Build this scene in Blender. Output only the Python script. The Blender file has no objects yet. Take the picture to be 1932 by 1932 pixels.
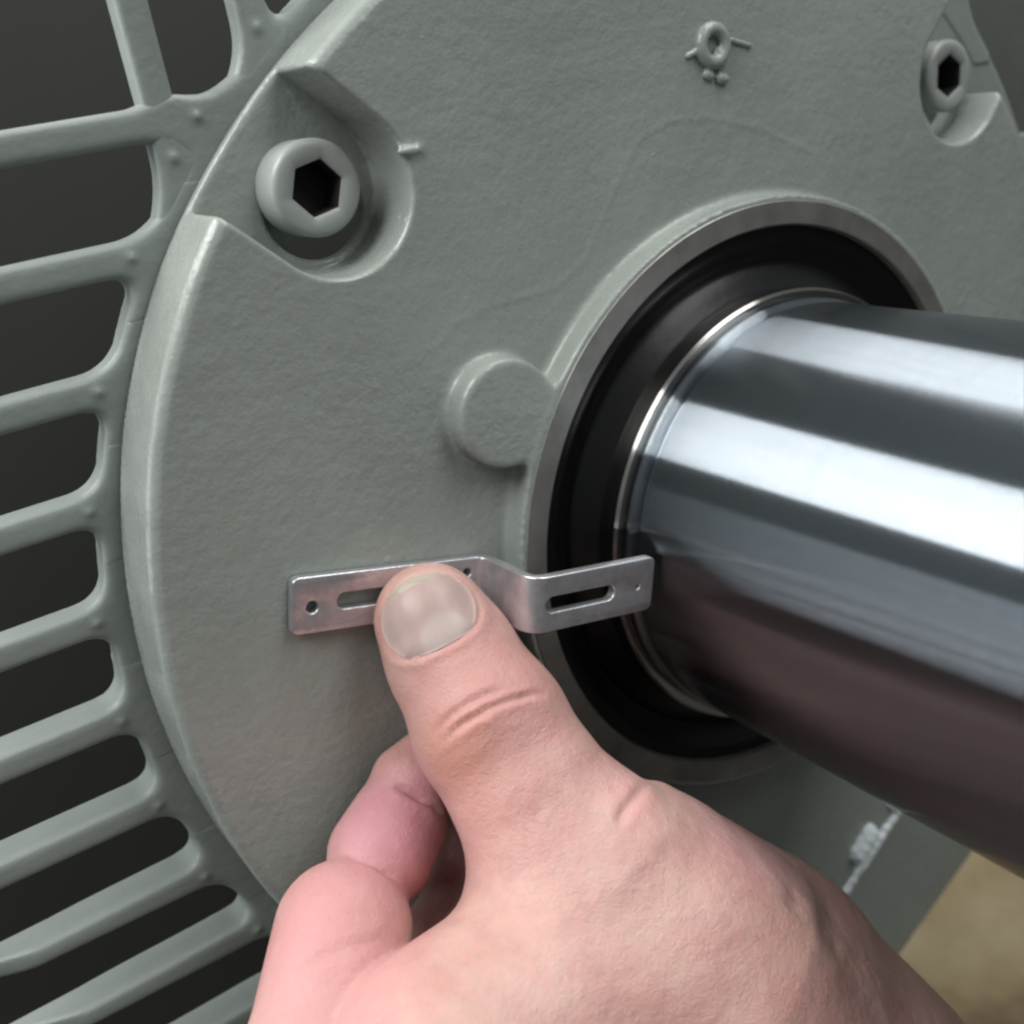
import bpy, bmesh, math, random
import numpy as np
import openvdb as vdb
from mathutils import Vector, Matrix
from mathutils.bvhtree import BVHTree

random.seed(4)
D2R = math.pi / 180
sc = bpy.context.scene
col = sc.collection

# ------------------------------------------------------------------ camera, world, lamps
# 1 unit = 1 cm.  Motor shaft runs along -Y towards the viewer, Z is up.
CAM = np.array([-11.81346, -12.46169, 7.30735])
CR = np.array([[0.830111, -0.534105, -0.16015],      # camera right
               [0.327232, 0.234077, 0.915493],       # camera up
               [-0.451481, -0.812367, 0.369086]])    # camera back
FPX = 2072.05                                        # focal length for a 1932 px wide frame
cam = bpy.data.cameras.new('camera')
co = bpy.data.objects.new('camera', cam)
col.objects.link(co)
m = Matrix.Identity(4)
for i in range(3):
    for j in range(3):
        m[i][j] = CR[j][i]
    m[i][3] = CAM[i]
co.matrix_world = m
cam.sensor_width = 36
cam.lens = FPX / 1932 * 36
cam.clip_start = 0.1
cam.clip_end = 2000
cam.dof.use_dof = True
cam.dof.focus_distance = 14.2
cam.dof.aperture_fstop = 0.22
sc.camera = co

w = bpy.data.worlds.new('World')
sc.world = w
w.use_nodes = True
nt = w.node_tree
bg = nt.nodes['Background']
tc = nt.nodes.new('ShaderNodeTexCoord')
sx = nt.nodes.new('ShaderNodeSeparateXYZ')
nt.links.new(tc.outputs['Generated'], sx.inputs[0])
mr = nt.nodes.new('ShaderNodeMapRange')
mr.inputs['From Min'].default_value = -0.35
mr.inputs['From Max'].default_value = 0.35
nt.links.new(sx.outputs['Z'], mr.inputs['Value'])
mx = nt.nodes.new('ShaderNodeMix')
mx.data_type = 'RGBA'
nt.links.new(mr.outputs[0], mx.inputs['Factor'])
mx.inputs['A'].default_value = (0.018, 0.015, 0.014, 1)   # room below the horizon
mx.inputs['B'].default_value = (0.275, 0.298, 0.30, 1)     # walls and ceiling of the workshop
nt.links.new(mx.outputs['Result'], bg.inputs['Color'])
bg.inputs['Strength'].default_value = 1.0


def area(name, ang, dist, width, length, ymid, power, color=(1, 1, 1)):
    L = bpy.data.lights.new(name, 'AREA')
    L.shape = 'RECTANGLE'
    L.size = width
    L.size_y = length
    L.energy = power
    L.color = color
    o = bpy.data.objects.new(name, L)
    col.objects.link(o)
    a = ang * D2R
    p = Vector((math.cos(a) * dist, ymid, math.sin(a) * dist))
    z = Vector((math.cos(a), 0, math.sin(a)))       # lamp shines along -z
    y = Vector((0, 1, 0))
    x = y.cross(z)
    o.matrix_world = Matrix(((x.x, y.x, z.x, p.x), (x.y, y.y, z.y, p.y), (x.z, y.z, z.z, p.z), (0, 0, 0, 1)))
    return o


# two long strip lights under the workshop ceiling, seen as the two bright bands on the shaft
area('ceiling_strip_light', 129, 62, 30, 110, 30, 112000, (1.0, 1.0, 0.985))
area('ceiling_strip_light', 70, 62, 28, 110, -24, 56000, (1.0, 1.0, 0.985))
# added unseen lamp to brighten the side walls, on the left, behind the plane of the motor's face
area('added_fill_light', 172, 75, 44, 100, 58, 42000, (0.93, 0.97, 1.0))

sc.view_settings.view_transform = 'Standard'
sc.view_settings.look = 'None'
sc.view_settings.gamma = 1
sc.view_settings.exposure = 0
sc.cycles.filter_width = 2.4
sc.cycles.max_bounces = 8
sc.cycles.use_denoising = True


# ------------------------------------------------------------------ helpers
C31, S31 = math.cos(31 * D2R), math.sin(31 * D2R)


def ray(x, y):
    d = CR[0] * (x - 966) / FPX - CR[1] * (y - 966) / FPX - CR[2]
    return d


def at(x, y, wz):
    """point seen at (x, y) of the 1932 px photograph, lying wz in front of the motor's seal plane, in (u, v, w)"""
    d = ray(x, y)
    t = (-wz - CAM[1]) / d[1]
    p = CAM + d * t
    return np.array([p[0], p[2], -p[1]])


def depth(p):
    q = np.array([p[0], -p[2], p[1]]) - CAM
    return -float(q @ CR[2])


def W(p):
    return Vector((p[0], -p[2], p[1]))


def polar(deg, r, wz=0.0):
    """measured shaft-centred angle (camera fit frame) to motor u, v"""
    a = (deg - 31) * D2R
    return np.array([r * math.cos(a), r * math.sin(a), wz])


def link(name, me, mat, parent=None):
    o = bpy.data.objects.new(name, me)
    col.objects.link(o)
    if mat is not None:
        me.materials.clear()
        me.materials.append(mat)
    if parent is not None:
        o.parent = parent
        o.matrix_parent_inverse = parent.matrix_world.inverted()
    return o


def tag(o, label=None, cat=None, group=None, kind=None):
    if label: o['label'] = label
    if cat: o['category'] = cat
    if group: o['group'] = group
    if kind: o['kind'] = kind
    return o


def smooth(me, on=True):
    me.polygons.foreach_set('use_smooth', [on] * len(me.polygons))


def smin(a, b, k):
    h = np.clip(0.5 + 0.5 * (b - a) / k, 0, 1)
    return b * (1 - h) + a * h - k * h * (1 - h)


def smax(a, b, k):
    return -smin(-a, -b, k)


def sdf_mesh(name, fn, lo, hi, vox):
    """polygonise fn(u, v, w) < 0 inside a box"""
    lo = np.array(lo, float)
    n = [int(math.ceil((hi[i] - lo[i]) / vox)) + 1 for i in range(3)]
    U = (lo[0] + np.arange(n[0]) * vox).astype(np.float32)
    V = (lo[1] + np.arange(n[1]) * vox).astype(np.float32)
    Wg = (lo[2] + np.arange(n[2]) * vox).astype(np.float32)
    arr = np.empty(n, np.float32)
    step = max(1, int(2.0e6 / (n[1] * n[2])))
    for s in range(0, n[0], step):
        u = U[s:s + step][:, None, None]
        arr[s:s + step] = fn(u, V[None, :, None], Wg[None, None, :])
    b = 3 * vox
    arr = np.clip(arr, -b, b)
    arr[0], arr[-1], arr[:, 0], arr[:, -1], arr[:, :, 0], arr[:, :, -1] = b, b, b, b, b, b
    g = vdb.FloatGrid(b)
    g.copyFromArray(arr)
    pts, quads = g.convertToQuads(0.0)
    pts = np.asarray(pts) * vox + lo
    quads = np.asarray(quads)
    co_ = np.stack([pts[:, 0], -pts[:, 2], pts[:, 1]], 1).astype(np.float32)
    me = bpy.data.meshes.new(name)
    me.vertices.add(len(co_))
    me.vertices.foreach_set('co', co_.ravel())
    me.loops.add(quads.size)
    me.loops.foreach_set('vertex_index', quads.ravel().astype(np.int32))
    me.polygons.add(len(quads))
    me.polygons.foreach_set('loop_start', np.arange(0, quads.size, 4, dtype=np.int32))
    me.update(calc_edges=True)
    # face orientation: make normals leave the solid
    bm = bmesh.new()
    bm.from_mesh(me)
    bmesh.ops.recalc_face_normals(bm, faces=bm.faces)
    bm.to_mesh(me)
    bm.free()
    smooth(me)
    return me


def lathe(name, prof, mat, parent=None, seg=160, centre=(0, 0), closed=False):
    """prof: list of (r, w) turned about the axis parallel to the shaft"""
    vs, fs = [], []
    for i in range(seg):
        a = 2 * math.pi * i / seg
        for r, wz in prof:
            vs.append(W((centre[0] + r * math.cos(a), centre[1] + r * math.sin(a), wz)))
    n = len(prof)
    for i in range(seg):
        j = (i + 1) % seg
        for k in range(n - 1 if not closed else n):
            k2 = (k + 1) % n
            fs.append((i * n + k, j * n + k, j * n + k2, i * n + k2))
    me = bpy.data.meshes.new(name)
    me.from_pydata([tuple(v) for v in vs], [], fs)
    bm = bmesh.new(); bm.from_mesh(me)
    bmesh.ops.remove_doubles(bm, verts=bm.verts, dist=1e-5)
    bmesh.ops.recalc_face_normals(bm, faces=bm.faces)
    bm.to_mesh(me); bm.free()
    smooth(me)
    try:
        me.set_sharp_from_angle(angle=40 * D2R)
    except Exception:
        pass
    return link(name, me, mat, parent)


def seg_dist(u, v, wz, a, b):
    ab = b - a
    L = float(ab @ ab) + 1e-12
    t = np.clip(((u - a[0]) * ab[0] + (v - a[1]) * ab[1] + (wz - a[2]) * ab[2]) / L, 0, 1)
    return np.sqrt((u - a[0] - t * ab[0]) ** 2 + (v - a[1] - t * ab[1]) ** 2 + (wz - a[2] - t * ab[2]) ** 2), t


# ------------------------------------------------------------------ materials
def mat(name):
    m_ = bpy.data.materials.new(name)
    m_.use_nodes = True
    return m_, m_.node_tree, m_.node_tree.nodes['Principled BSDF']


def noise(nt_, scale, detail=3, rough=0.55, vec=None):
    n = nt_.nodes.new('ShaderNodeTexNoise')
    n.inputs['Scale'].default_value = scale
    n.inputs['Detail'].default_value = detail
    n.inputs['Roughness'].default_value = rough
    nt_.links.new(vec, n.inputs['Vector'])
    return n.outputs['Fac']


def objco(nt_):
    t = nt_.nodes.new('ShaderNodeTexCoord')
    return t.outputs['Object']


def ramp(nt_, fac, stops):
    r = nt_.nodes.new('ShaderNodeValToRGB')
    e = r.color_ramp.elements
    while len(e) < len(stops):
        e.new(0.5)
    for el, (p, c) in zip(e, stops):
        el.position = p
        el.color = (*c, 1) if len(c) == 3 else c
    nt_.links.new(fac, r.inputs['Fac'])
    return r.outputs['Color']


def bump(nt_, b, pairs):
    prev = None
    for h, strength, dist in pairs:
        n = nt_.nodes.new('ShaderNodeBump')
        n.inputs['Strength'].default_value = strength
        n.inputs['Distance'].default_value = dist
        nt_.links.new(h, n.inputs['Height'])
        if prev is not None:
            nt_.links.new(prev, n.inputs['Normal'])
        prev = n.outputs['Normal']
    nt_.links.new(prev, b.inputs['Normal'])


def mixrgb(nt_, fac, a, b, mode='MIX'):
    n = nt_.nodes.new('ShaderNodeMix')
    n.data_type = 'RGBA'
    n.blend_type = mode
    for k, v in (('Factor', fac), ('A', a), ('B', b)):
        if isinstance(v, bpy.types.NodeSocket):
            nt_.links.new(v, n.inputs[k])
        elif k == 'Factor':
            n.inputs[k].default_value = v
        else:
            n.inputs[k].default_value = (*v, 1)
    return n.outputs['Result']


def paint(name, c, rough=0.36, b1=0.5):
    m_, t, b = mat(name)
    v = objco(t)
    big = noise(t, 0.35, 4, 0.6, v)
    c0 = ramp(t, big, [(0.3, tuple(x * 0.9 for x in c)), (0.7, tuple(x * 1.08 for x in c))])
    sp = noise(t, 9, 3, 0.7, v)
    dirt = ramp(t, sp, [(0.60, (0, 0, 0)), (0.80, (1, 1, 1))])
    c1 = mixrgb(t, dirt, c0, (c[0] * 1.12, c[1] * 1.05, c[2] * 0.98))
    # sparse little paint runs, nibs and chips
    vo = t.nodes.new('ShaderNodeTexVoronoi')
    vo.inputs['Scale'].default_value = 1.5
    t.links.new(v, vo.inputs['Vector'])
    sc_ = t.nodes.new('ShaderNodeSeparateColor')
    t.links.new(vo.outputs['Color'], sc_.inputs[0])
    sz = t.nodes.new('ShaderNodeMath'); sz.operation = 'MULTIPLY_ADD'
    t.links.new(sc_.outputs[0], sz.inputs[0]); sz.inputs[1].default_value = 0.22; sz.inputs[2].default_value = -0.13
    nb = t.nodes.new('ShaderNodeMath'); nb.operation = 'SUBTRACT'
    t.links.new(sz.outputs[0], nb.inputs[0]); t.links.new(vo.outputs['Distance'], nb.inputs[1])
    nib = ramp(t, nb.outputs[0], [(0.0, (0, 0, 0)), (0.03, (1, 1, 1))])
    c1 = mixrgb(t, nib, c1, tuple(x * 1.25 for x in c))
    t.links.new(c1, b.inputs['Base Color'])
    rr = ramp(t, noise(t, 2.2, 4, 0.6, v), [(0.3, (rough - 0.05,) * 3), (0.75, (rough + 0.12,) * 3)])
    t.links.new(rr, b.inputs['Roughness'])
    bump(t, b, [(noise(t, 1.3, 4, 0.6, v), 0.15 * b1, 0.35), (noise(t, 7, 3, 0.6, v), 0.35 * b1, 0.05), (nib, 0.5 * b1, 0.03),
                (noise(t, 26, 2, 0.5, v), 0.30 * b1, 0.012)])
    return m_


M_paint = paint('grey_green_paint', (0.250, 0.274, 0.252), 0.25, 0.6)
M_fin = paint('grey_green_paint_frame', (0.205, 0.232, 0.212), 0.42, 0.4)
M_bolt = paint('painted_bolt', (0.26, 0.28, 0.265), 0.34, 0.25)

M_bare, t_, b_ = mat('bare_machined_iron')
v_ = objco(t_)
cc_ = ramp(t_, noise(t_, 1.1, 5, 0.6, v_), [(0.3, (0.20, 0.195, 0.18)), (0.7, (0.36, 0.345, 0.32))])
t_.links.new(cc_, b_.inputs['Base Color'])
b_.inputs['Metallic'].default_value = 0.75
b_.inputs['Roughness'].default_value = 0.42
bump(t_, b_, [(noise(t_, 20, 3, 0.6, v_), 0.15, 0.02)])

M_rub, t_, b_ = mat('black_rubber')
v_ = objco(t_)
b_.inputs['Base Color'].default_value = (0.004, 0.004, 0.0045, 1)
b_.inputs['Roughness'].default_value = 0.33
b_.inputs['Specular IOR Level'].default_value = 0.28
bump(t_, b_, [(noise(t_, 3, 3, 0.6, v_), 0.12, 0.05)])

M_corner_shade = paint('corner_shade_olive', (0.12, 0.13, 0.11), 0.4, 0.4)  # darker copy of the frame paint, shade of the corner put into the colour
M_bay_shade, t_, b_ = mat('bay_shade_dark')  # near-black colour stands in for the shade between the fins
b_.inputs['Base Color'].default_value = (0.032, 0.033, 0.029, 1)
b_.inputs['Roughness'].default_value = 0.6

M_socket_shade, t_, b_ = mat('socket_shade_dark')  # shade inside the bolt sockets, put into the colour
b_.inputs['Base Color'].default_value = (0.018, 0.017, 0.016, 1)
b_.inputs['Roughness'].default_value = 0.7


def turned(name, c, rough, aniso, met=1.0, fine=0.03, groove=1.75):
    m_, t, b = mat(name)
    v = objco(t)
    mp = t.nodes.new('ShaderNodeMapping')
    t.links.new(v, mp.inputs['Vector'])
    mp.inputs['Scale'].default_value = (0.12, 14, 0.12)       # fine lathe rings round the axis
    rings = noise(t, 1.0, 5, 0.7, mp.outputs[0])
    cl = ramp(t, rings, [(0.3, tuple(x * 0.94 for x in c)), (0.7, c)])
    t.links.new(cl, b.inputs['Base Color'])
    b.inputs['Metallic'].default_value = met
    b.inputs['Roughness'].default_value = rough
    b.inputs['Anisotropic'].default_value = aniso
    b.inputs['Anisotropic Rotation'].default_value = 0.25
    tg = t.nodes.new('ShaderNodeTangent')
    tg.direction_type = 'RADIAL'
    tg.axis = 'Y'
    t.links.new(tg.outputs[0], b.inputs['Tangent'])
    mp2 = t.nodes.new('ShaderNodeMapping')
    t.links.new(v, mp2.inputs['Vector'])
    mp2.inputs['Scale'].default_value = (1.2, 0.12, 1.2)
    # lathe grooves: the surface tilts forwards and backwards along the axis from ring to ring
    sp = t.nodes.new('ShaderNodeSeparateXYZ')
    t.links.new(v, sp.inputs[0])
    wn = t.nodes.new('ShaderNodeTexWhiteNoise')
    wn.noise_dimensions = '1D'
    t.links.new(sp.outputs['Y'], wn.inputs['W'])
    md = t.nodes.new('ShaderNodeMath'); md.operation = 'SUBTRACT'
    t.links.new(wn.outputs['Value'], md.inputs[0]); md.inputs[1].default_value = 0.5
    m2 = t.nodes.new('ShaderNodeMath'); m2.operation = 'MULTIPLY'
    t.links.new(md.outputs[0], m2.inputs[0]); m2.inputs[1].default_value = groove
    cb = t.nodes.new('ShaderNodeCombineXYZ')
    t.links.new(m2.outputs[0], cb.inputs['Y'])
    ge = t.nodes.new('ShaderNodeNewGeometry')
    ad = t.nodes.new('ShaderNodeVectorMath'); ad.operation = 'ADD'
    t.links.new(ge.outputs['Normal'], ad.inputs[0]); t.links.new(cb.outputs[0], ad.inputs[1])
    no = t.nodes.new('ShaderNodeVectorMath'); no.operation = 'NORMALIZE'
    t.links.new(ad.outputs[0], no.inputs[0])
    bp = t.nodes.new('ShaderNodeBump')
    bp.inputs['Strength'].default_value = fine
    bp.inputs['Distance'].default_value = 0.02
    t.links.new(rings, bp.inputs['Height'])
    t.links.new(no.outputs[0], bp.inputs['Normal'])
    t.links.new(bp.outputs[0], b.inputs['Normal'])
    return m_


M_shaft = turned('turned_steel', (0.275, 0.305, 0.335), 0.13, 0.9)
M_sleeve = turned('polished_sleeve', (0.48, 0.46, 0.44), 0.14, 0.6, groove=1.0)

M_zinc, t_, b_ = mat('zinc_plated_steel')
v_ = objco(t_)
cc_ = ramp(t_, noise(t_, 5, 5, 0.7, v_), [(0.3, (0.50, 0.50, 0.53)), (0.7, (0.70, 0.69, 0.71))])
t_.links.new(cc_, b_.inputs['Base Color'])
b_.inputs['Metallic'].default_value = 0.85
b_.inputs['Roughness'].default_value = 0.33
bump(t_, b_, [(noise(t_, 18, 3, 0.6, v_), 0.25, 0.02)])

M_glint, t_, b_ = mat('rim_glint_pale')  # pale colour stands in for glints on the rim
v_ = objco(t_)
b_.inputs['Base Color'].default_value = (0.62, 0.68, 0.70, 1)
b_.inputs['Roughness'].default_value = 0.18
bump(t_, b_, [(noise(t_, 9, 3, 0.6, v_), 0.6, 0.05)])

M_floor, t_, b_ = mat('dark_concrete')
v_ = objco(t_)
cc_ = ramp(t_, noise(t_, 0.12, 5, 0.6, v_), [(0.3, (0.030, 0.026, 0.023)), (0.55, (0.045, 0.040, 0.036)), (0.75, (0.06, 0.053, 0.047))])
t_.links.new(cc_, b_.inputs['Base Color'])
b_.inputs['Roughness'].default_value = 0.7
bump(t_, b_, [(noise(t_, 1.5, 4, 0.6, v_), 0.3, 0.3)])

# ------------------------------------------------------------------ setting
bmf = bmesh.new()
bmesh.ops.create_grid(bmf, x_segments=8, y_segments=8, size=400)
me = bpy.data.meshes.new('floor')
bmf.to_mesh(me); bmf.free()
fl = link('floor', me, M_floor)
fl.location = (0, 0, -30)
tag(fl, kind='structure')

M_board, t_, b_ = mat('tan_board')
v_ = objco(t_)
cc_ = ramp(t_, noise(t_, 0.16, 4, 0.6, v_), [(0.34, (0.13, 0.082, 0.042)), (0.50, (0.25, 0.19, 0.10)), (0.70, (0.33, 0.26, 0.16))])
t_.links.new(cc_, b_.inputs['Base Color'])
b_.inputs['Roughness'].default_value = 0.7
bump(t_, b_, [(noise(t_, 0.8, 4, 0.6, v_), 0.3, 0.3)])
bmf = bmesh.new()
bmesh.ops.create_cube(bmf, size=1)
bmesh.ops.scale(bmf, vec=(90, 110, 1.2), verts=bmf.verts)
bmesh.ops.bevel(bmf, geom=bmf.edges[:], offset=0.15, segments=2, affect='EDGES')
me = bpy.data.meshes.new('tan_board')
bmf.to_mesh(me); bmf.free()
brd = link('tan_board', me, M_board)
brd.location = (50, 52, -29.4)
tag(brd, 'tan brown board lying on the floor behind the motor foot', 'board')

# ------------------------------------------------------------------ motor
motor = bpy.data.objects.new('electric_motor', None)
col.objects.link(motor)
motor.location = (0, 10, -20)
tag(motor, 'grey green painted electric motor with round end shield and polished steel shaft', 'electric motor')
bpy.context.view_layer.update()

FACE, BACK, COLLAR = -0.42, -1.7, 0.0
PFLOOR = -1.52


def rim(u, v):
    """outer radius of the shield by direction"""
    th = np.degrees(np.arctan2(v, u)) + 31          # fit-frame angle
    th = (th + 180) % 360 - 180
    ks = [-172, -130, -60, -40, 0, 55, 75, 95, 140, 176]
    rs = [10.08, 9.84, 9.5, 9.3, 8.9, 8.5, 8.7, 9.2, 9.9, 10.08]
    return np.interp(th, ks, rs)


PK = [(166.0, 8.90, 1.04), (78.3, 8.07, 1.05), (-14.0, 8.5, 1.03), (256.0, 8.9, 1.03)]
pad_line = [(832, 650), (850, 615), (925, 575), (1045, 545), (1105, 490), (1150, 380), (1205, 262), (1260, 228), (1340, 222), (1430, 240), (1540, 292)]
pad_pts = [at(x, y, FACE) for x, y in pad_line]
boss_c = at(967, 784, 0.06)
nub = at(757, 287, FACE)


bolt_c = [at(600, 355, -0.93), at(1791, 143, -0.93)]


def shield(u, v, wz):
    r = np.sqrt(u * u + v * v)
    R_ = rim(u, v)
    # slightly drafted drum with a rounded front edge
    Rw = R_ - 0.03 * np.clip((wz - BACK) / 1.1, 0, 1)
    rr = 0.16
    dx = np.maximum(r - (Rw - rr), 0)
    dz = np.maximum(wz - (FACE - rr), 0)
    d = np.sqrt(dx * dx + dz * dz) + np.minimum(np.maximum(r - (Rw - rr), wz - (FACE - rr)), 0) - rr
    d = np.maximum(d, BACK - wz)
    # faint cast step and surface waviness
    pad = None
    for a, b in zip(pad_pts[:-1], pad_pts[1:]):
        q, _ = seg_dist(u, v, wz, a, b)
        pad = q if pad is None else np.minimum(pad, q)
    d = smin(d, pad + 0.001, 0.05)
    # collar round the bore
    col_ = np.maximum(r - 4.93, wz - (COLLAR - 0.02))
    d = smin(d, col_, 0.12)
    # bolt pockets, open to the rim
    for deg, pr, rad in PK:
        c = polar(deg, pr)
        o = polar(deg, pr + 3)
        q, _ = seg_dist(u, v, wz * 0, c, o)
        q = np.maximum(q - rad, PFLOOR - wz)
        d = smax(d, -q, 0.055)
    # open clearance beside each bolt
    for c, ox, oy, cr_ in ((bolt_c[0], 0.14, -0.24, 0.70), (bolt_c[1], -0.08, -0.16, 0.86)):
        q = np.sqrt((u - c[0] - ox) ** 2 + (v - c[1] - oy) ** 2) - cr_
        d = smax(d, -np.maximum(q, wz - PFLOOR - 0.3), 0.05)
    # cast boss beside the collar
    q = np.sqrt((u - boss_c[0]) ** 2 + (v - boss_c[1]) ** 2) - 0.76
    tt = wz + 0.0
    q = np.sqrt(np.maximum(q + 0.09, 0) ** 2 + np.maximum(tt + 0.09, 0) ** 2) + np.minimum(np.maximum(q + 0.09, tt + 0.09), 0) - 0.09
    q = smax(q, 4.90 - r, 0.03)
    d = smin(d, smax(smin(q, col_, 0.30), wz + 0.012, 0.04), 0.09)
    # nub of casting flash at the pocket edge
    q, _ = seg_dist(u, v, wz, nub, at(790, 283, FACE))
    d = smin(d, q - 0.05, 0.06)
    # bore through the middle
    d = smax(d, 4.60 - r, 0.03)
    return d


me = sdf_mesh('end_shield', shield, (-10.2, -10.2, BACK - 0.15), (10.2, 10.2, 0.45), 0.042)
link('end_shield', me, M_paint, motor)

# machined bare face of the bore collar
lathe('machined_ring', [(4.50, -0.9), (4.50, -0.03), (4.53, 0.012), (4.86, 0.012), (4.90, -0.03), (4.90, -0.5)], M_bare, motor, 200)
# black shaft seal
lathe('shaft_seal', [(4.52, -0.12), (4.40, -0.10), (4.25, -0.16), (4.12, -0.30), (3.95, -0.33), (3.88, -0.22), (3.72, -0.16), (3.60, -0.05), (3.52, -0.02), (3.45, -0.1), (3.45, -0.8)], M_rub, motor, 200)
# sleeve the seal runs on
lathe('shaft_sleeve', [(3.44, -0.9), (3.555, -0.85), (3.555, 0.24), (3.565, 0.27), (3.575, 0.33), (3.54, 0.38), (3.49, 0.385), (3.20, 0.36)], M_sleeve, motor, 200)
# shaft with groove, shoulder and chamfered end
lathe('shaft', [(3.1, -1.0), (3.1, 0.36), (3.36, 0.40), (3.43, 0.44), (3.43, 0.50), (3.39, 0.53), (3.27, 0.55), (3.27, 0.64), (3.35, 0.67), (3.387, 0.72),
                (3.387, 3.0), (3.387, 6.0), (3.387, 9.0), (3.387, 12.2), (3.2, 12.4), (0.4, 12.4), (0.0, 12.2)], M_shaft, motor, 256)


# bolts
def bolt(deg, rad, pos, turn, label=None):
    rh, hh = 0.60, 0.62
    bm = bmesh.new()
    seg = 72
    prof = [(rh, 0), (rh, hh - 0.07), (rh - 0.02, hh - 0.025), (rh - 0.07, hh)]
    rings = []
    for r_, z_ in prof:
        rings.append([bm.verts.new((r_ * math.cos(2 * math.pi * i / seg), -z_, r_ * math.sin(2 * math.pi * i / seg))) for i in range(seg)])
    hexr = 0.36

    def hexpt(a, R0):
        # rounded hexagon
        k = math.pi / 3
        q = ((a + k / 2) % k) - k / 2
        return R0 * math.cos(k / 2) / math.cos(q) * 0.97 + R0 * 0.03

    for R0, z_ in ((hexr + 0.035, hh), (hexr, hh - 0.025), (hexr, hh - 0.06)):
        rings.append([bm.verts.new((hexpt(2 * math.pi * i / seg, R0) * math.cos(2 * math.pi * i / seg), -z_,
                                    hexpt(2 * math.pi * i / seg, R0) * math.sin(2 * math.pi * i / seg))) for i in range(seg)])
    for a, b in zip(rings[:-1], rings[1:]):
        for i in range(seg):
            j = (i + 1) % seg
            bm.faces.new((a[i], a[j], b[j], b[i]))
    bmesh.ops.recalc_face_normals(bm, faces=bm.faces)
    me_ = bpy.data.meshes.new('socket_bolt')
    bm.to_mesh(me_); bm.free()
    smooth(me_)
    me_.set_sharp_from_angle(angle=50 * D2R)
    return me_


bolt_me = bolt(0, 0, 0, 0)
# seat washer-like floor and shade-coloured socket cup are sub-parts
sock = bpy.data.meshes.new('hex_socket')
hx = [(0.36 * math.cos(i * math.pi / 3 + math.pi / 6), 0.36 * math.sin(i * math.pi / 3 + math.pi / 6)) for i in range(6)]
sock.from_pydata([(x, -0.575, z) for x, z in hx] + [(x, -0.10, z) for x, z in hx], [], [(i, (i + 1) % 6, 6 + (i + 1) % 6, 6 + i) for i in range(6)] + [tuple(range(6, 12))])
b1_top = at(600, 355, -0.93)
b2_top = at(1791, 143, -0.93)
for c, turn in ((b1_top, 20), (b2_top, 5), (polar(-14, 8.5), 40), (polar(256, 8.9), 12)):
    o = link('socket_bolt', bolt_me, M_bolt)
    o.location = W((c[0], c[1], PFLOOR - 0.02))
    o.rotation_euler = (0, turn * D2R, 0)
    bpy.context.view_layer.update()
    o.parent = motor
    o.matrix_parent_inverse = motor.matrix_world.inverted()
    s = link('hex_socket', sock, M_socket_shade)
    s.parent = o

# cast mark on the shield face
def P(x, y, dz=0.0):
    return at(x, y, FACE + dz)


def mark(u, v, wz):
    c = P(1344, 86, 0.03)
    r = np.sqrt((u - c[0]) ** 2 + (v - c[1]) ** 2)
    d = np.sqrt((r - 0.225) ** 2 + (wz - c[2]) ** 2) - 0.10
    for a, b, rd in ((P(1352, 100), P(1356, 122), 0.09), (P(1322, 92), P(1297, 106), 0.05), (P(1378, 76), P(1412, 86), 0.045),
                     (P(1332, 141), P(1338, 144), 0.075), (P(1356, 148), P(1364, 150), 0.085)):
        q, _ = seg_dist(u, v, wz, a, b)
        d = smin(d, q - rd, 0.05)
    return np.maximum(d, FACE - 0.05 - wz)


mc = P(1350, 105)
me = sdf_mesh('cast_mark', mark, (mc[0] - 1.2, mc[1] - 1.2, FACE - 0.08), (mc[0] + 1.2, mc[1] + 1.2, FACE + 0.25), 0.02)
link('cast_mark', me, M_paint, motor)

# ---- frame behind the shield
RF = 10.24
offs = [7.40, 5.92, 4.43, 2.99, 1.52, 0.05, -1.40, -2.83, -4.15, -5.6, -7.0]
voffs = (-7.72, -6.28, -4.8, -3.2, -1.6, 0.0, 1.5, 3.0, 4.5, 6.0, 7.35)


FRONT, FDEEP = BACK - 0.10, 0.42


def frame(u, v, wz):
    r = np.sqrt(u * u + v * v)
    d = smax(r - RF, wz - FRONT + 0.03, 0.12)
    d = smax(d, FRONT - 0.5 - wz, 0.06)
    return np.maximum(d, 8.6 - r)


me = sdf_mesh('motor_frame', frame, (-10.4, -10.4, FRONT - FDEEP - 0.1), (10.4, 10.4, FRONT + 0.15), 0.05)
link('motor_frame', me, M_fin, motor)


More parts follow.
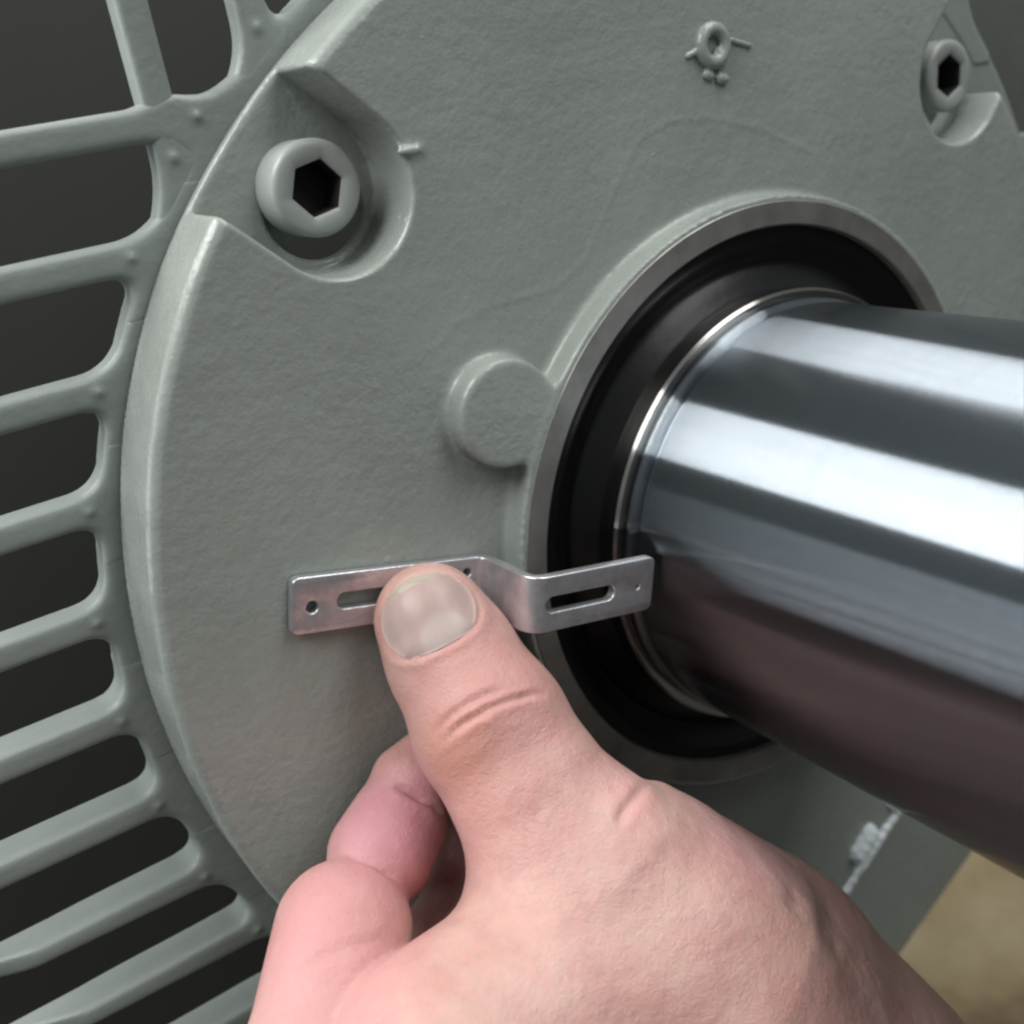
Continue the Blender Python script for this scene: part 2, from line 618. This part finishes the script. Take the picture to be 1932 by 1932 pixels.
def fin_mesh(off, length, cut=0.0, deep=0.42, thick=0.205, lift=0.0, half=0.76, tap=0.012):
    """one fin running to -u at height v=off, its root flaring into the frame ring"""
    u_root = -math.sqrt(max(RF * RF - off * off, 0.1))
    # a fin also joins its neighbour in the corner
    def f(u, v, wz):
        r = np.sqrt(u * u + v * v)
        bar = np.maximum(np.abs(v - off) - thick * (1 - tap * np.clip(-u - 10, 0, 9)), u - (u_root + 1.5))
        d = smin(bar, r - RF, 0.40)
        uc = -math.sqrt(max((RF + 0.16) ** 2 - off * off, 0.1))          # ejector pip at the root
        q, _ = seg_dist(u, v, wz, np.array([uc, off, FRONT - 0.03]), np.array([uc - 0.01, off, FRONT - 0.03]))
        pip = q - 0.07
        if abs(off - offs[0]) < 1e-6:            # corner web
            q, _ = seg_dist(u, v, wz * 0, np.array([-7.0, 7.0, 0.]), np.array([-7.6, 7.42, 0.]))
            d = smin(d, q - 0.16, 0.45)
        d = smin(smax(d, wz - FRONT - lift, 0.12), pip, 0.04)
        d = smax(d, FRONT - deep - wz, 0.06)
        d = np.maximum(d, np.abs(v - off) - (1.3 if abs(off - offs[0]) < 0.4 else half))
        d = smax(d, -u - length - cut * np.clip(wz - FRONT + 0.6, -1, 1), 0.1)
        return np.maximum(d, RF - 0.5 - r)
    e = 1.5 if abs(off - offs[0]) < 0.3 else 0.85
    return sdf_mesh('cooling_fin', f, (-length - 0.2 + abs(cut) * -1.2, off - e, FRONT - deep - 0.15), (u_root + 1.2, off + e, FRONT + 0.15), 0.042)


lens = [17, 17, 17, 16.5, 16.3, 16.2, 16.0, 14.0, 13.7, 13.4, 13.2]
for o_, l_ in zip(offs, lens):
    kf = offs.index(o_)
    link('cooling_fin', fin_mesh(o_, l_, deep=(0.62 if o_ < 0.5 else 0.45), lift=0.003 * (kf % 2), half=0.775, tap=(0.11 if l_ < 14.5 else 0.012), cut=(-2.6 if l_ < 14.5 else 0.0)), M_fin, motor)
# vertical fins along the top: the same shape turned a quarter
for o_ in voffs:
    me_ = fin_mesh(-o_, 14.5, lift=0.003 * (voffs.index(o_) % 2), half=0.83)
    for vtx in me_.vertices:
        x, z = vtx.co.x, vtx.co.z
        vtx.co.x, vtx.co.z = -z, -x
        vtx.co.y += 0.006
    me_.flip_normals()
    link('cooling_fin', me_, M_fin, motor)

lathe('bay_shade_drum', [(0, -8), (16.5, -8), (17.0, -8.6), (17.0, -24), (0, -24)], M_bay_shade, motor, 120)  # added dark drum that paints in the shade behind the fins


# lower foot casting, its front plate seen below right of the shield
def prism(name, pts, w0, w1, mat_, parent, bev=0.1):
    bm = bmesh.new()
    f = [bm.verts.new(W((u, v, w0))) for u, v in pts]
    g = [bm.verts.new(W((u, v, w1))) for u, v in pts]
    bm.faces.new(f); bm.faces.new(g[::-1])
    k = len(f)
    for i in range(k):
        bm.faces.new((f[i], g[i], g[(i + 1) % k], f[(i + 1) % k]))
    bmesh.ops.recalc_face_normals(bm, faces=bm.faces)
    ed = [e for e in bm.edges if len([x for x in e.verts if x in f]) == 2]
    bmesh.ops.bevel(bm, geom=ed, offset=bev, segments=3, profile=0.5, affect='EDGES')
    me_ = bpy.data.meshes.new(name)
    bm.to_mesh(me_); bm.free()
    smooth(me_)
    me_.set_sharp_from_angle(angle=38 * D2R)
    return link(name, me_, mat_, parent)


fa, fb_ = at(1820, 1630, BACK - 0.05), at(1700, 1800, BACK - 0.05)
fd = fb_ - fa
fe = fa - fd * 2.2
ff_ = fb_ + fd * 2.6
prism('motor_foot', [(-6.5, -9.2), (9.0, -3.0), (fe[0], fe[1] + 4), (fe[0], fe[1]), (fa[0], fa[1]), (ff_[0], ff_[1]), (-5.5, ff_[1])], BACK - 0.05, -12, M_paint, motor)
# terminal box side / frame corner seen at the upper right
prism('frame_corner', [(6.0, 5.0), (16, 3.0), (16, 16), (4.0, 16)], -5.0, -5.5, M_corner_shade, motor)
prism('frame_lug', [(7.6, 4.2), (9.9, 3.5), (12.0, 3.6), (12.0, 4.1), (9.9, 4.4), (7.9, 5.4)], -2.4, -5, M_fin, motor)


# pale ridge along the lower rim, glints put into its colour
fl_a, fl_b, fl_c, fl_d = at(1690, 1530, FACE - 0.03), at(1655, 1580, FACE - 0.03), at(1622, 1632, FACE - 0.03), at(1588, 1690, FACE - 0.03)


def flash(u, v, wz):
    d = None
    for a, b, rd in ((fl_a, fl_b, 0.12), (fl_b, fl_c, 0.14), (fl_c, fl_d, 0.11), (at(1636, 1572, FACE), at(1616, 1606, FACE), 0.22), (fl_a, at(1680, 1515, FACE), 0.11)):
        q, _ = seg_dist(u, v, wz, a, b)
        q = q - rd + 0.022 * np.sin(u * 19 + 1) * np.sin(v * 23) * np.sin(wz * 17 + 2)
        d = q if d is None else smin(d, q, 0.05)
    return d


fb = np.array([fl_a, fl_b, fl_c, fl_d])
me = sdf_mesh('rim_glint', flash, fb.min(0) - 0.5, fb.max(0) + 0.5, 0.03)
link('rim_glint', me, M_glint, motor)

# ------------------------------------------------------------------ bracket
def bracket():
    # unfolded strip: s along its length, t across
    L1, L2, L3 = 2.86, 1.36, 1.94
    H = 0.74
    tot = L1 + L2 + L3
    cu = bpy.data.curves.new('strip', 'CURVE')
    cu.dimensions = '2D'
    cu.fill_mode = 'BOTH'

    def loop(pts):
        sp = cu.splines.new('POLY')
        sp.points.add(len(pts) - 1)
        for q, (x, y) in zip(sp.points, pts):
            q.co = (x, y, 0, 1)
        sp.use_cyclic_u = True

    def rrect(x0, x1, y0, y1, r, n=8, back=False):
        out = []
        for cx, cy, a0 in ((x1 - r, y1 - r, 0), (x0 + r, y1 - r, 90), (x0 + r, y0 + r, 180), (x1 - r, y0 + r, 270)):
            for i in range(n + 1):
                a = (a0 + 90 * i / n) * D2R
                out.append((cx + r * math.cos(a), cy + r * math.sin(a)))
        return out[::-1] if back else out

    loop(rrect(0, tot, -H, 0, 0.10))
    hole = lambda x, y, r: loop([(x + r * math.cos(i * math.pi / 10), y - r * math.sin(i * math.pi / 10)) for i in range(20)])
    hole(0.27, -0.40, 0.105)
    loop(rrect(0.60, 1.85, -0.50, -0.235, 0.13, back=True))
    hole(2.58, -0.20, 0.085)
    s3 = L1 + L2
    loop(rrect(s3 + 0.13, s3 + 1.30, -0.51, -0.25, 0.13, back=True))
    hole(s3 + 1.68, -0.38, 0.055)
    th = 0.15
    cu.extrude = th / 2 - 0.02
    cu.bevel_depth = 0.02
    cu.bevel_resolution = 2
    o = bpy.data.objects.new('tmp', cu)
    col.objects.link(o)
    dg = bpy.context.evaluated_depsgraph_get()
    me_ = bpy.data.meshes.new_from_object(o.evaluated_get(dg))
    bpy.data.objects.remove(o)
    bm = bmesh.new(); bm.from_mesh(me_)
    cuts = []
    br = 0.17
    for s0 in (L1, L1 + L2):
        cuts += [s0 - br + 2 * br * i / 8 for i in range(9)]
    for s in cuts:
        bmesh.ops.bisect_plane(bm, geom=bm.verts[:] + bm.edges[:] + bm.faces[:], plane_co=(s, 0, 0), plane_no=(1, 0, 0))
    bmesh.ops.remove_doubles(bm, verts=bm.verts, dist=1e-4)
    # centre line in (a, w): along leg, rise, along leg - walked numerically so lengths are kept
    def turn_at(s):
        ang = 0.0
        rise = 97 * D2R
        ang += rise * min(max((s - (L1 - br)) / (2 * br), 0), 1)
        ang -= rise * min(max((s - (L1 + L2 - br)) / (2 * br), 0), 1)
        return ang
    N = 2600
    ds = tot / N
    xs, ws, an = [0.0], [0.0], [0.0]
    for i in range(N):
        a = turn_at((i + 0.5) * ds)
        xs.append(xs[-1] + math.cos(a) * ds)
        ws.append(ws[-1] + math.sin(a) * ds)
        an.append(turn_at((i + 1) * ds))
    p0 = at(549, 1092, FACE + th / 2 + 0.04)
    e = at(900, 1050, FACE + th / 2 + 0.04) - p0
    e[2] = 0
    e /= np.linalg.norm(e)
    side = np.array([-e[1], e[0], 0.0])
    for vtx in bm.verts:
        s, t, z = vtx.co
        f = min(max(s / ds, 0), N)
        i = min(int(f), N - 1)
        fr = f - i
        x = xs[i] * (1 - fr) + xs[i + 1] * fr
        ww = ws[i] * (1 - fr) + ws[i + 1] * fr
        a = an[i] * (1 - fr) + an[i + 1] * fr
        nx, nw = -math.sin(a), math.cos(a)
        k1 = min(max((s - L1) / L2, 0), 1)
        k2 = min(max((s - L1 - L2) / L3, 0), 1)
        p = p0 + e * (x + nx * z) + side * (t + 0.10 * k1 * k1 * (3 - 2 * k1) + 0.10 * k2) + np.array([0, 0, ww + nw * z])
        vtx.co = W(p)
    bmesh.ops.recalc_face_normals(bm, faces=bm.faces)
    me2 = bpy.data.meshes.new('metal_bracket')
    bm.to_mesh(me2); bm.free()
    smooth(me2)
    me2.set_sharp_from_angle(angle=35 * D2R)
    o = link('metal_bracket', me2, M_zinc)
    tag(o, 'small Z shaped slotted steel bracket held by the thumb against the shaft', 'bracket')
    return o


bracket()

# ------------------------------------------------------------------ hand
def J(x, y, wz, rpx):
    p = at(x, y, wz)
    return p, rpx * depth(p) / FPX


def cone(u, v, wz, A, B):
    d, t = seg_dist(u, v, wz, A[0], B[0])
    return d - (A[1] + (B[1] - A[1]) * t)


thumb = [J(812, 1166, 0.30, 105), J(852, 1240, 0.55, 119), J(925, 1370, 1.25, 142), J(1005, 1500, 1.9, 146), J(1095, 1640, 2.5, 205)]
palm = [J(1090, 1645, 2.5, 198), J(1275, 1855, 3.3, 290), J(1530, 2180, 4.3, 345), J(2080, 2750, 5.5, 360)]
heel = [J(1120, 1855, 3.1, 248), J(850, 2035, 3.4, 248)]
web = [J(1235, 1640, 2.6, 146), J(1405, 1850, 3.2, 240), J(1580, 2060, 3.9, 262)]
index_t = [J(850, 1400, 0.05, 60), J(778, 1478, 0.25, 80)]
index_m = [J(752, 1552, 0.45, 94), J(719, 1612, 0.65, 101)]
index_f = [J(648, 1755, 1.30, 130), J(600, 2020, 2.4, 146), J(800, 2250, 3.2, 180)]
middle_f = [J(905, 1560, 0.10, 60), J(885, 1660, 0.2, 66), J(830, 1800, 0.9, 90), J(830, 2050, 1.9, 130)]
ring_f = [J(1080, 1600, 0.25, 55), J(1070, 1720, 0.3, 75), J(1010, 1880, 0.9, 100), J(1030, 2120, 2.0, 130)]
little_f = [J(1230, 1640, 0.25, 45), J(1240, 1760, 0.4, 65), J(1220, 1900, 1.0, 90), J(1250, 2120, 2.2, 120)]


def chain(u, v, wz, js, k):
    d = None
    for a, b in zip(js[:-1], js[1:]):
        q = cone(u, v, wz, a, b)
        d = q if d is None else smin(d, q, k)
    return d


cb_n = None


def hand(u, v, wz):
    d = chain(u, v, wz, thumb, 0.25)
    d = smin(d, chain(u, v, wz, palm, 0.5), 0.35)
    d = smin(d, chain(u, v, wz, heel, 0.4), 0.5)
    d = smin(d, chain(u, v, wz, web, 0.4), 0.45)
    fs = chain(u, v, wz, index_f, 0.16)
    fs = smin(fs, chain(u, v, wz, index_m, 0.1), 0.17)
    fs = smin(fs, chain(u, v, wz, index_t, 0.1), 0.12)
    fs = smin(fs, chain(u, v, wz, middle_f, 0.16), 0.08)
    fs = smin(fs, chain(u, v, wz, ring_f, 0.16), 0.06)
    fs = smin(fs, chain(u, v, wz, little_f, 0.16), 0.06)
    d = smin(d, fs, 0.035)
    d = np.maximum(d, (FACE + 0.02) - wz)
    return d


allj = thumb + palm[:3] + heel + index_f
lo = np.min([j[0] - j[1] for j in allj], 0) - 0.3
hi = np.max([j[0] + j[1] for j in allj], 0) + 0.3
me = sdf_mesh('person', hand, lo, hi, 0.052)

# surface detail: creases pressed in along lines laid on the skin
bm = bmesh.new()
bm.from_mesh(me)
bvh = BVHTree.FromBMesh(bm)
bm.free()


def skin_pt(x, y):
    d = Vector(ray(x, y)).normalized()
    hit = bvh.ray_cast(Vector(CAM), d)
    return np.array(hit[0]) if hit[0] is not None else None


co_ = np.empty(len(me.vertices) * 3, np.float32)
me.vertices.foreach_get('co', co_)
co_ = co_.reshape(-1, 3).astype(np.float64)
nor = np.array([v.normal for v in me.vertices])


def poly_dist(pts):
    best = np.full(len(co_), 1e9)
    along = np.zeros(len(co_))
    n = len(pts) - 1
    for i, (a, b) in enumerate(zip(pts[:-1], pts[1:])):
        ab = b - a
        t = np.clip(((co_ - a) @ ab) / (ab @ ab + 1e-9), 0, 1)
        d = np.linalg.norm(co_ - a - t[:, None] * ab, axis=1)
        s = d < best
        best[s] = d[s]
        along[s] = (i + t[s]) / n
    return best, along


disp = np.zeros(len(co_))
CREASE = [
    ([(822, 1412), (868, 1366), (925, 1335), (985, 1315), (1035, 1307)], 0.05, 0.04),
    ([(815, 1392), (850, 1352), (905, 1318), (960, 1298)], 0.04, 0.05),
    ([(845, 1395), (890, 1358), (930, 1345)], 0.03, 0.04),
    ([(700, 1455), (745, 1480), (790, 1505), (835, 1535)], 0.09, 0.05),
    ([(572, 1622), (620, 1615), (675, 1622), (730, 1648), (775, 1690)], 0.06, 0.05),
    ([(555, 1850), (620, 1802), (690, 1778), (750, 1770)], 0.018, 0.08),
    ([(1222, 1478), (1200, 1500), (1178, 1528), (1165, 1560)], 0.045, 0.06),
    ([(1600, 1640), (1570, 1700), (1560, 1760), (1590, 1800)], 0.035, 0.22),
    ([(1540, 1640), (1500, 1680), (1490, 1720)], 0.03, 0.15),
    ([(780, 1500), (860, 1350)], 0.0, 0.1),
]
for pts2, dep, wd in CREASE:
    pts = [skin_pt(x, y) for x, y in pts2]
    pts = [p for p in pts if p is not None]
    if len(pts) < 2 or dep == 0:
        continue
    d, s = poly_dist(pts)
    env = np.clip(np.minimum(s, 1 - s) * 5, 0.0, 1)
    disp -= dep * env * np.exp(-(d / wd) ** 2)
    disp += dep * 0.2 * env * np.exp(-((d - 2.1 * wd) / (1.5 * wd)) ** 2)

# low swellings: knuckle, tendon, ball of the thumb
for (x, y), amp, wd in (((900, 1300), 0.03, 0.5), ((960, 1440), -0.05, 0.5), ((1245, 1482), 0.05, 0.2), ((1330, 1700), 0.10, 1.0), ((1110, 1560), -0.06, 0.6),
                        ((1440, 1800), -0.08, 0.7), ((1640, 1850), 0.05, 0.5)):
    p = skin_pt(x, y)
    if p is not None:
        d = np.linalg.norm(co_ - p, axis=1)
        disp += amp * np.exp(-(d / wd) ** 2)
co_ += nor * disp[:, None]

# nail: bed pressed flat into the tip, its plate a child
nc = Vector(skin_pt(798, 1142))
ntip = Vector(skin_pt(788, 1094))
nbase = Vector(skin_pt(840, 1212))
nleft = Vector(skin_pt(716, 1176))
nright = Vector(skin_pt(885, 1112))
ax = (ntip - nbase).normalized()
sd = (nright - nleft)
sd = (sd - ax * sd.dot(ax)).normalized()
nn = sd.cross(ax).normalized()
if nn.dot(Vector(CAM) - nc) < 0:
    nn = -nn
nm = (nleft + nright) / 2
nm = nm + ax * ((ntip + nbase) / 2 - nm).dot(ax)
HL = (ntip - nbase).length / 2 * 1.10
HW = (nright - nleft).length / 2 * 1.02
rel = co_ - np.array(nm)
qx = rel @ np.array(sd) / HW
qy = rel @ np.array(ax) / HL
qz = rel @ np.array(nn)


def plan(qx, qy):
    p = 2.6
    return (np.abs(qx) ** p + np.abs(qy) ** p) ** (1 / p)


pr = plan(qx, qy)
near = (qz > -0.6)
dn = np.zeros(len(co_))
ring = 0.7 * np.exp(-((pr - 1.12) / 0.12) ** 2) * np.where(qy > 0.75, 0.25, 1.0)
dn += 0.022 * ring
dn -= 0.030 * np.exp(-((pr - 1.0) / 0.05) ** 2)
dn -= 0.02 * (pr < 0.97)
co_ += nor * (dn * near)[:, None]
me.vertices.foreach_set('co', co_.astype(np.float32).ravel())
me.update()

M_skin, t_, b_ = mat('skin')
v_ = objco(t_)
base = ramp(t_, noise(t_, 0.9, 4, 0.6, v_), [(0.32, (0.385, 0.200, 0.182)), (0.50, (0.425, 0.258, 0.228)), (0.68, (0.47, 0.315, 0.275))])
fine_ = ramp(t_, noise(t_, 5, 4, 0.7, v_), [(0.35, (0, 0, 0)), (0.75, (1, 1, 1))])
base = mixrgb(t_, 0.5, base, mixrgb(t_, fine_, base, (0.53, 0.29, 0.245)))


def blot(base_, x, y, rad, colr, amt):
    """colour spot on the hand: skin flush, and painted shade by the finger gap"""
    p = skin_pt(x, y)
    if p is None:
        return base_
    vm = t_.nodes.new('ShaderNodeVectorMath'); vm.operation = 'DISTANCE'
    t_.links.new(v_, vm.inputs[0])
    vm.inputs[1].default_value = tuple(p)
    mr_ = t_.nodes.new('ShaderNodeMapRange')
    mr_.interpolation_type = 'SMOOTHSTEP'
    mr_.inputs['From Min'].default_value = rad
    mr_.inputs['From Max'].default_value = rad * 0.15
    mr_.inputs['To Max'].default_value = amt
    t_.links.new(vm.outputs['Value'], mr_.inputs['Value'])
    return mixrgb(t_, mr_.outputs[0], base_, colr)


base = blot(base, 900, 1290, 1.9, (0.42, 0.205, 0.185), 0.8)
base = blot(base, 850, 1430, 0.9, (0.45, 0.20, 0.14), 0.6)
base = blot(base, 740, 1560, 1.5, (0.43, 0.185, 0.22), 0.9)
base = blot(base, 780, 1690, 0.9, (0.46, 0.17, 0.17), 0.7)  # darker red paints the shade on the index finger's right side
base = blot(base, 600, 1780, 1.7, (0.49, 0.21, 0.215), 0.8)
base = blot(base, 640, 1885, 1.5, (0.49, 0.26, 0.25), 0.6)
base = blot(base, 1580, 1700, 0.8, (0.48, 0.25, 0.24), 0.5)
base = blot(base, 1200, 1500, 0.7, (0.54, 0.29, 0.27), 0.6)
base = blot(base, 900, 1560, 0.8, (0.54, 0.28, 0.25), 0.6)
base = blot(base, 1060, 1200, 0.9, (0.56, 0.28, 0.28), 0.5)
base = blot(base, 1390, 1580, 1.2, (0.54, 0.30, 0.30), 0.5)
base = blot(base, 1700, 1840, 1.0, (0.50, 0.29, 0.27), 0.5)
base = blot(base, 840, 1650, 0.5, (0.25, 0.07, 0.08), 0.9)  # painted shade in the gap between index finger and thumb
t_.links.new(base, b_.inputs['Base Color'])
b_.inputs['Roughness'].default_value = 0.48
b_.inputs['Specular IOR Level'].default_value = 0.4
b_.inputs['Subsurface Weight'].default_value = 0.25
b_.inputs['Subsurface Radius'].default_value = (1.0, 0.35, 0.2)
b_.inputs['Subsurface Scale'].default_value = 0.22
vor = t_.nodes.new('ShaderNodeTexVoronoi')
vor.inputs['Scale'].default_value = 15
vor.feature = 'DISTANCE_TO_EDGE'
t_.links.new(v_, vor.inputs['Vector'])
vr = ramp(t_, vor.outputs['Distance'], [(0.0, (0, 0, 0)), (0.12, (1, 1, 1))])
bump(t_, b_, [(noise(t_, 3, 4, 0.6, v_), 0.35, 0.10), (vr, 0.22, 0.02), (noise(t_, 22, 3, 0.6, v_), 0.25, 0.02)])
person = link('person', me, M_skin)
tag(person, 'bare hand pressing the bracket onto the motor face with its thumb, fingers curled', 'person')

# nail plate
bm = bmesh.new()
NS = 40
grid = {}
hz = np.zeros((NS + 1, NS + 1))
nuv = {}
top_e = []


def nail_pt(a, b, lift):
    # square -> superellipse plan
    x = a * math.sqrt(max(1 - b * b * 0.42, 0))
    y = b * math.sqrt(max(1 - a * a * 0.42, 0))
    org_ = nm + sd * (x * HW * 0.99) + ax * (y * HL * 0.99)
    arch = 0.10 * (1 - x * x) + 0.05 * (1 - y * y)
    return org_, x, y, arch


hitb = BVHTree.FromPolygons([Vector(c) for c in co_], [tuple(p.vertices) for p in me.polygons])
for i in range(NS + 1):
    for j in range(NS + 1):
        a, b = -1 + 2 * i / NS, -1 + 2 * j / NS
        o_, x, y, arch = nail_pt(a, b, 0)
        h = hitb.ray_cast(o_ + nn * 2.0, -nn)
        z = (h[0] - o_).dot(nn) if h[0] is not None else -0.2
        hz[i, j] = z
        nuv[i, j] = (o_, a, b)
zz = hz.copy()
for _ in range(14):
    pz = np.pad(zz, 1, mode='edge')
    zz = (pz[:-2, 1:-1] + pz[2:, 1:-1] + pz[1:-1, :-2] + pz[1:-1, 2:]) / 4 * 0.8 + zz * 0.2
for i in range(NS + 1):
    for j in range(NS + 1):
        o_, a, b = nuv[i, j]
        e1 = max(abs(a), -b) ** 5
        lift = 0.042 * (1 - e1) + 0.012 * e1 + (0.012 if b > 0.85 else 0)
        rdg = 0.001 * math.sin(a * 31 + 1.3 * math.sin(a * 9))
        grid[i, j] = bm.verts.new(o_ + nn * (zz[i, j] + lift + rdg))
for i in range(NS):
    for j in range(NS):
        bm.faces.new((grid[i, j], grid[i + 1, j], grid[i + 1, j + 1], grid[i, j + 1]))
geo = bmesh.ops.solidify(bm, geom=bm.faces[:], thickness=0.03)
bmesh.ops.recalc_face_normals(bm, faces=bm.faces)
me_n = bpy.data.meshes.new('thumbnail')
bm.to_mesh(me_n); bm.free()
smooth(me_n)
M_nail, t_, b_ = mat('nail')
v_ = objco(t_)
cn = ramp(t_, noise(t_, 2.5, 4, 0.6, v_), [(0.3, (0.63, 0.475, 0.44)), (0.7, (0.66, 0.51, 0.475))])


def nail_blot(base_, p, rad, inner, colr, amt):
    vm = t_.nodes.new('ShaderNodeVectorMath'); vm.operation = 'DISTANCE'
    t_.links.new(v_, vm.inputs[0])
    vm.inputs[1].default_value = tuple(p)
    mr_ = t_.nodes.new('ShaderNodeMapRange')
    mr_.interpolation_type = 'SMOOTHSTEP'
    mr_.inputs['From Min'].default_value = rad
    mr_.inputs['From Max'].default_value = inner
    mr_.inputs['To Max'].default_value = amt
    t_.links.new(vm.outputs['Value'], mr_.inputs['Value'])
    return mixrgb(t_, mr_.outputs[0], base_, colr)


cn = nail_blot(cn, nbase + ax * 0.02 + sd * 0.05, 0.42, 0.30, (0.71, 0.61, 0.57), 0.8)
vd = t_.nodes.new('ShaderNodeVectorMath'); vd.operation = 'DOT_PRODUCT'
t_.links.new(v_, vd.inputs[0]); vd.inputs[1].default_value = tuple(ax)
me_r = t_.nodes.new('ShaderNodeMapRange')
me_r.inputs['From Min'].default_value = nm.dot(ax) + 0.74 * HL
me_r.inputs['From Max'].default_value = nm.dot(ax) + 0.84 * HL
t_.links.new(vd.outputs['Value'], me_r.inputs['Value'])
cn = mixrgb(t_, me_r.outputs[0], cn, (0.60, 0.55, 0.46))          # free edge
t_.links.new(cn, b_.inputs['Base Color'])
b_.inputs['Roughness'].default_value = 0.33
b_.inputs['Subsurface Weight'].default_value = 0.15
b_.inputs['Subsurface Radius'].default_value = (1.0, 0.4, 0.25)
b_.inputs['Subsurface Scale'].default_value = 0.1
bump(t_, b_, [(noise(t_, 8, 3, 0.6, v_), 0.15, 0.02)])
nl = link('thumbnail', me_n, M_nail, person)
